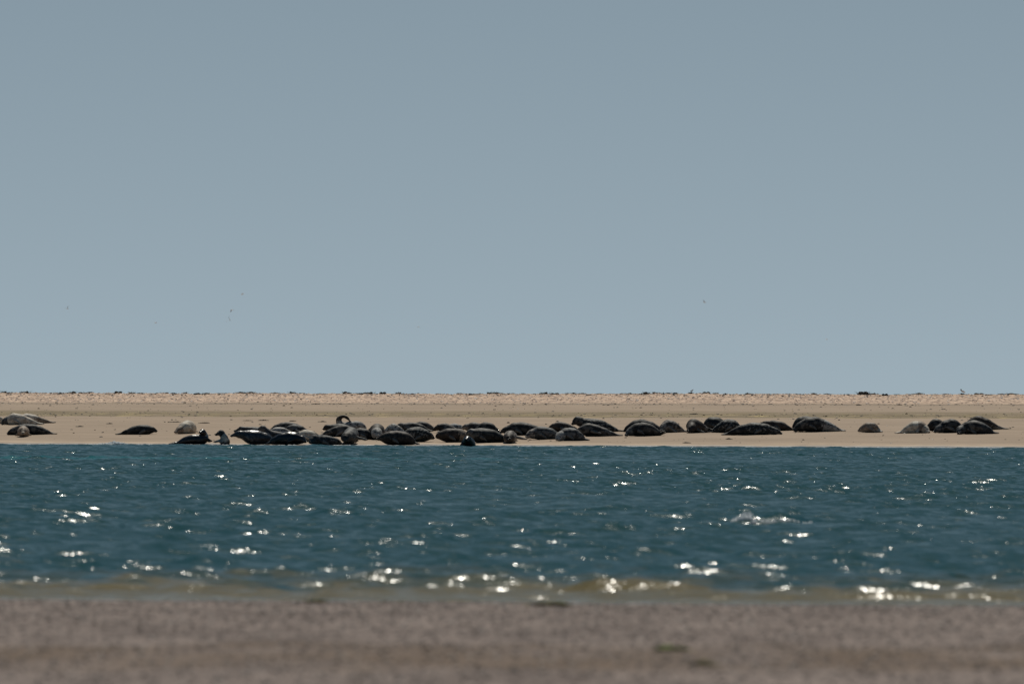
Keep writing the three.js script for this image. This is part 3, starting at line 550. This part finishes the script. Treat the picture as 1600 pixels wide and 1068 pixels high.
scatter('bank_litter', 'small bits of weed and shell lying over the far sand', 'beach litter', pebble, white, 3200, () => {
  const x = between(-32, 32), u = rnd(), s = u < 0.30 ? between(76.5, 80.5) : u < 0.55 ? between(41, 52) : between(4, 78), d = farShore(x) + s, r = rnd(), sz = 0.015 + 0.05 * Math.pow(rnd(), 4);
  return { x, y: bankHeight(x, d), z: -d, s: sz * (r < 0.6 ? 1.3 : 1), f: 0.45, c: r < 0.68 ? [0.08, 0.06, 0.045] : s > 40 && s < 60 ? [0.50, 0.44, 0.20] : [0.55, 0.48, 0.40] };
});
// washed-up weed lying on the far sand
function strand(len, wide, thick) {
  const parts = [], n = Math.max(5, Math.round(len / 0.07));
  for (let k = 0; k < n; k++) { const u = k / (n - 1) - 0.5; parts.push(blob(between(0.04, 0.08), thick * between(0.6, 1.3) * (1.1 - Math.abs(u)), between(0.5, 1) * wide, 0.8, 2.1, 1).translate(u * len, thick * 0.25, between(-0.5, 0.5) * wide)); }
  return mergeGeometries(parts);
}
const WEED = [
  [388, 657.3, 0.32, 'strip of dark weed on the sand above the slate seals, left one of two'], [411, 657, 0.36, 'strip of dark weed on the sand above the slate seals, right one of two'],
  [503, 659, 0.26, 'dark clump of weed left of the raised hind flippers'], [457, 658, 0.2, 'thin dark weed strip above the long dark seal'],
  [272, 659.5, 0.42, 'dark weed just left of the rounded cream seal'], [318, 661, 0.4, 'dark weed streak right of the rounded cream seal'],
  [1084, 647, 0.26, 'short dark stick on the green strip above the hunched seals'], [657, 660.3, 0.14, 'small dark bit of weed above the spotted seal'],
  [124, 666.5, 0.22, 'dark weed on bare sand between the pale pair and the lone seal'], [171, 662, 0.18, 'dark speck of weed above the lone blackish seal'],
  [1139, 686, 0.18, 'dark weed lying below the longest spotted seal'], [1073, 692, 0.22, 'dark weed close to the water right of centre'],
  [1342, 633, 0.16, 'dark weed on the strand line above the small tan-grey seal'], [1406, 632.5, 0.13, 'dark weed on the strand line above the cream and pink seal'], [493, 631.5, 0.28, 'dark weed on the strand line above the raised hind flippers'],
];
for (const [px, py, len, label] of WEED) {
  const c = spot(px, py), m = new THREE.Mesh(strand(len, 0.06, 0.035), weedDark);
  m.position.set(c.x, c.y, -c.d); m.rotation.y = between(-0.25, 0.25);
  put(m, 'seaweed', { label, category: 'seaweed', group: 'weed washed up on the far bank' });
}

// ------------------------------------------------------------------ foam at the far edge and on the breaking wave
const foamMat = new THREE.MeshPhysicalMaterial({ color: new THREE.Color(0.86, 0.87, 0.87), roughness: 1, transmission: 0.5, thickness: 0, specularIntensity: 0.3 });
function foam(n, place) {
  const parts = [];
  for (let k = 0; k < n; k++) { const p = place(k); parts.push(blob(p.w, p.h, p.l, 0.6, 2.4, 1).translate(p.x, p.y, p.z)); }
  return mergeGeometries(parts);
}
{
  const c = spot(184, 690.5);
  const m = new THREE.Mesh(foam(130, () => { const u = (rnd() + rnd() - 1) * 1.1, e = 1 - Math.abs(u) / 1.1; return { x: u, y: between(0, 0.03), z: between(-0.35, 0.35) + 0.2, w: between(0.03, 0.10) * (0.4 + e), h: between(0.02, 0.13) * e * e + 0.015, l: between(0.04, 0.09) }; }), foamMat);
  m.position.set(c.x, 0, -farShore(c.x) + 0.4);
  put(m, 'foam', { label: 'white splash of foam at the waterline below the lone seal', category: 'foam' });
  const m2 = new THREE.Mesh(foam(34, () => ({ x: between(-0.9, 0.9), y: between(0, 0.01), z: between(-0.3, 0.4), w: between(0.03, 0.11), h: between(0.01, 0.03), l: between(0.04, 0.09) })), foamMat);
  const c2 = spot(92, 690.5);
  m2.position.set(c2.x, 0, -farShore(c2.x) + 0.3);
  put(m2, 'foam', { label: 'thin white foam at the waterline near the left edge', category: 'foam' });
}
{
  const parts = [];
  for (let k = 0; k < 1700; k++) {
    const x = between(-26, 26), e = noise(x * 0.6, 2.4, 5) + 0.25;
    if (e < 0 && rnd() < 0.75) continue;
    const d = farShore(x) + between(-0.35, 0.3);
    parts.push(blob(between(0.03, 0.12), between(0.008, 0.03), between(0.03, 0.10), 0.5, 2, 1).translate(x, Math.max(0.004, bankHeight(x, d)), -d));
  }
  put(new THREE.Mesh(mergeGeometries(parts), foamMat), 'swash_foam', { kind: 'stuff', label: 'pale broken line of foam along the far waterline', category: 'foam' });
}
{
  const parts = [];
  for (let k = 0; k < 260; k++) {
    const u = between(-1, 1), x = breaker.x + u * 0.6, left = Math.exp(-Math.pow((u + 0.7) / 0.22, 2)), d = breaker.d - 0.22 - 0.2 * rnd() + (u > -0.5 ? -0.12 : 0.1), p = waterPoint(x, d);
    if (rnd() > 0.35 + left) continue;
    parts.push(blob(between(0.008, 0.024) * (1 + 1.4 * left), between(0.008, 0.02) * (1 + 2.6 * left), between(0.015, 0.04), 0.6, 2.4, 1).translate(p[0], p[1] + 0.004, p[2]));
  }
  put(new THREE.Mesh(mergeGeometries(parts), foamMat), 'foam', { label: 'white water along a small breaking wave in the channel at right', category: 'foam' });
}

// ------------------------------------------------------------------ near beach: shells and weed
scatter('beach_shells', 'shell fragments and pebbles over the near beach', 'shells', pebble, white, 30000, () => {
  const d = between(58, 100), x = between(-1, 1) * (d * 0.047 + 1.2), r = rnd(), sz = 0.005 + 0.018 * Math.pow(rnd(), 3);
  return { x, y: beachHeight(x, d), z: -d, s: sz, f: 0.5, c: r < 0.5 ? [0.072, 0.052, 0.043] : r < 0.93 ? [0.165, 0.126, 0.107] : [0.36, 0.31, 0.27] };
});
function kelp(len, wide, high, n) {
  const parts = [];
  for (let k = 0; k < n; k++) {
    const u = between(-0.5, 0.5), e = Math.sqrt(Math.max(0, 1 - 4 * u * u)), g = new THREE.PlaneGeometry(between(0.25, 0.5) * len, between(0.02, 0.05), 10, 2), p = g.attributes.position, o = rnd() * 30;
    g.rotateX(-Math.PI / 2);
    for (let i = 0; i < p.count; i++) p.setXYZ(i, p.getX(i), p.getY(i) + high * 0.55 * Math.abs(noise(p.getX(i) * 9 + o, p.getZ(i) * 9, 2)), p.getZ(i) + 0.05 * noise(p.getX(i) * 6 + o, 4));
    g.rotateY(between(-0.5, 0.5)); g.translate(u * len * 0.75, between(0, 0.5) * high * e, between(-0.5, 0.5) * wide);
    g.computeVertexNormals(); parts.push(g);
  }
  for (let k = 0; k < 7; k++) { const u = k / 6 - 0.5, b = blob(len * 0.12, high * 0.5 * (1.1 - Math.abs(u) * 1.4), wide * 0.4, 0.6, 2, 2).translate(u * len * 0.8, 0, 0); b.setAttribute('uv', new THREE.Float32BufferAttribute(new Float32Array(b.attributes.position.count * 2), 2)); parts.push(b); }
  return mergeGeometries(parts.map((g) => (g.index ? g.toNonIndexed() : g)));
}
const kelpOlive = new THREE.MeshPhysicalMaterial({ specularIntensity: 0.2, color: new THREE.Color(0.115, 0.108, 0.035), roughness: 0.95, side: THREE.DoubleSide });
const kelpGreen = new THREE.MeshPhysicalMaterial({ color: new THREE.Color(0.17, 0.22, 0.05), roughness: 0.95, specularIntensity: 0.2, side: THREE.DoubleSide });
for (const [px, py, len, high, mat, label] of [
  [860, 947, 0.36, 0.06, kelpOlive, 'largest dark olive heap of seaweed on the near shore edge'],
  [496, 941, 0.2, 0.05, kelpOlive, 'small dark olive seaweed heap at the near shore edge left of centre'],
  [1051, 1016, 0.22, 0.05, kelpGreen, 'bright green patch of sea lettuce on the near beach'],
  [1097, 1040, 0.2, 0.05, kelpOlive, 'olive green weed clump nearest the bottom of the picture'],
]) {
  const c = spot(px, py), m = new THREE.Mesh(kelp(len, 0.12, high, 26), mat);
  m.position.set(c.x, c.y, -c.d); m.rotation.y = between(-0.2, 0.2);
  put(m, 'seaweed', { label, category: 'seaweed', group: 'weed on the near beach' });
}

// ------------------------------------------------------------------ gulls
function gull(flap, bank) {
  const t = new THREE.Group();
  const prof = [[0.001, -0.24], [0.022, -0.2], [0.045, -0.1], [0.06, 0], [0.055, 0.08], [0.04, 0.13], [0.042, 0.17], [0.03, 0.205], [0.012, 0.22], [0.001, 0.26]].map(([r, y]) => new THREE.Vector2(r, y));
  const body = new THREE.Mesh(new THREE.LatheGeometry(prof, 14).rotateX(-Math.PI / 2), gullWhite); body.name = 'body'; t.add(body);
  for (const sgn of [-1, 1]) {
    const p = [], idx = [], n = 6;
    for (let k = 0; k <= n; k++) {
      const u = k / n, x = sgn * (0.03 + 0.47 * u), y = 0.02 + flap * (u < 0.45 ? u : 0.45 + (u - 0.45) * 0.2) * 0.5, sweep = u < 0.45 ? -0.07 * u : -0.03 + (u - 0.45) * 0.3, ch = 0.15 * (1 - 0.75 * u * u);
      p.push(x, y + 0.008 * (1 - u), -0.08 + sweep, x, y, -0.08 + sweep + ch, x, y - 0.006 * (1 - u), -0.04 + sweep);
      if (k < n) { const a = 3 * k; for (const [i, j] of [[0, 1], [1, 2], [2, 0]]) idx.push(a + i, a + j, a + 3 + i, a + j, a + 3 + j, a + 3 + i); }
    }
    const g = new THREE.BufferGeometry(); g.setAttribute('position', new THREE.Float32BufferAttribute(p, 3)); g.setIndex(idx); g.computeVertexNormals();
    const w = new THREE.Mesh(g, gullGrey); w.name = 'wing'; t.add(w);
  }
  const tail = new THREE.Mesh(new THREE.CylinderGeometry(0.02, 0.06, 0.12, 8).scale(1, 1, 0.15).rotateX(Math.PI / 2).translate(0, 0, 0.25), gullWhite); tail.name = 'tail'; t.add(tail);
  t.rotation.z = bank;
  return t;
}
const gullWhite = new THREE.MeshStandardMaterial({ color: new THREE.Color(0.75, 0.74, 0.72), roughness: 0.8 });
const gullGrey = new THREE.MeshStandardMaterial({ color: new THREE.Color(0.36, 0.37, 0.39), roughness: 0.8, side: THREE.DoubleSide });
const gullDark = new THREE.MeshStandardMaterial({ color: new THREE.Color(0.03, 0.028, 0.027), roughness: 0.8 });
for (const [px, py, D, flap, bank, turn, label] of [
  [105, 482, 1564, 0.9, 0.6, 0.5, 'flying gull farthest left in the sky'], [362, 484, 1564, -0.7, -0.3, 2.2, 'flying gull in the middle of the trio at left'],
  [378.5, 459.5, 1768, 0.5, 0.2, 1.2, 'highest flying gull of the trio at left'], [359, 500, 1700, 1.4, 1.1, 0.4, 'lowest flying gull of the trio at left'],
  [243, 504, 1904, 0.3, 0.1, 1.9, 'faint flying gull between the left one and the trio'], [653.5, 510, 1768, -0.8, 0, 0.2, 'flying gull just left of the centre of the sky'],
  [1101, 472, 1836, 0.6, -0.4, 1.0, 'flying gull right of centre, higher of the right-hand two'], [1292, 530, 1904, 0.4, 0.2, 2.6, 'flying gull lowest and farthest right'],
]) {
  const v = new THREE.Vector3(px / W * 2 - 1, 1 - py / H * 2, 0.5).unproject(camera).sub(camera.position), k = D / -v.z, g = gull(flap, bank);
  g.position.copy(camera.position).addScaledVector(v, k); g.rotation.y = turn;
  put(g, 'gull', { label, category: 'gull', group: 'gulls flying in the distance' });
}
{                                                           // standing gulls on the crest
  for (const [px, face, label, dark] of [[1505, -1, 'white gull with dark head standing on the bank crest at right', 1], [1081, 1, 'grey gull standing on a dark clump on the bank crest', 0]]) {
    const c = crest(px), t = new THREE.Group();
    const prof = [[0.001, -0.2], [0.03, -0.15], [0.06, -0.05], [0.07, 0.04], [0.055, 0.1], [0.032, 0.14], [0.001, 0.16]].map(([r, y]) => new THREE.Vector2(r, y));
    const b = new THREE.Mesh(new THREE.LatheGeometry(prof, 14).rotateZ(-face * 1.15).translate(0, 0.19, 0), dark ? gullWhite : gullGrey); b.name = 'body'; t.add(b);
    const h = new THREE.Mesh(mergeGeometries([new THREE.SphereGeometry(0.042, 12, 10).translate(face * 0.13, 0.31, 0), new THREE.CylinderGeometry(0.03, 0.045, 0.12, 10).rotateZ(-face * 0.4).translate(face * 0.11, 0.255, 0)]), dark ? gullDark : gullGrey); h.name = 'head'; t.add(h);
    const k = new THREE.Mesh(new THREE.ConeGeometry(0.012, 0.06, 8).rotateZ(-face * Math.PI / 2).translate(face * 0.195, 0.305, 0), gullDark); k.name = 'beak'; t.add(k);
    for (const z of [-0.025, 0.025]) { const l = new THREE.Mesh(new THREE.CylinderGeometry(0.006, 0.006, 0.16, 6).translate(0, 0.08, z), gullDark); l.name = 'leg'; t.add(l); }
    t.position.set(c.x, c.y + (dark ? 0.0 : 0.05), -c.d + 0.2); t.scale.setScalar(dark ? 0.7 : 0.45);
    put(t, 'gull', { label, category: 'gull', group: 'gulls standing on the bank crest' });
  }
}
console.log('done');
renderer.render(scene, camera);
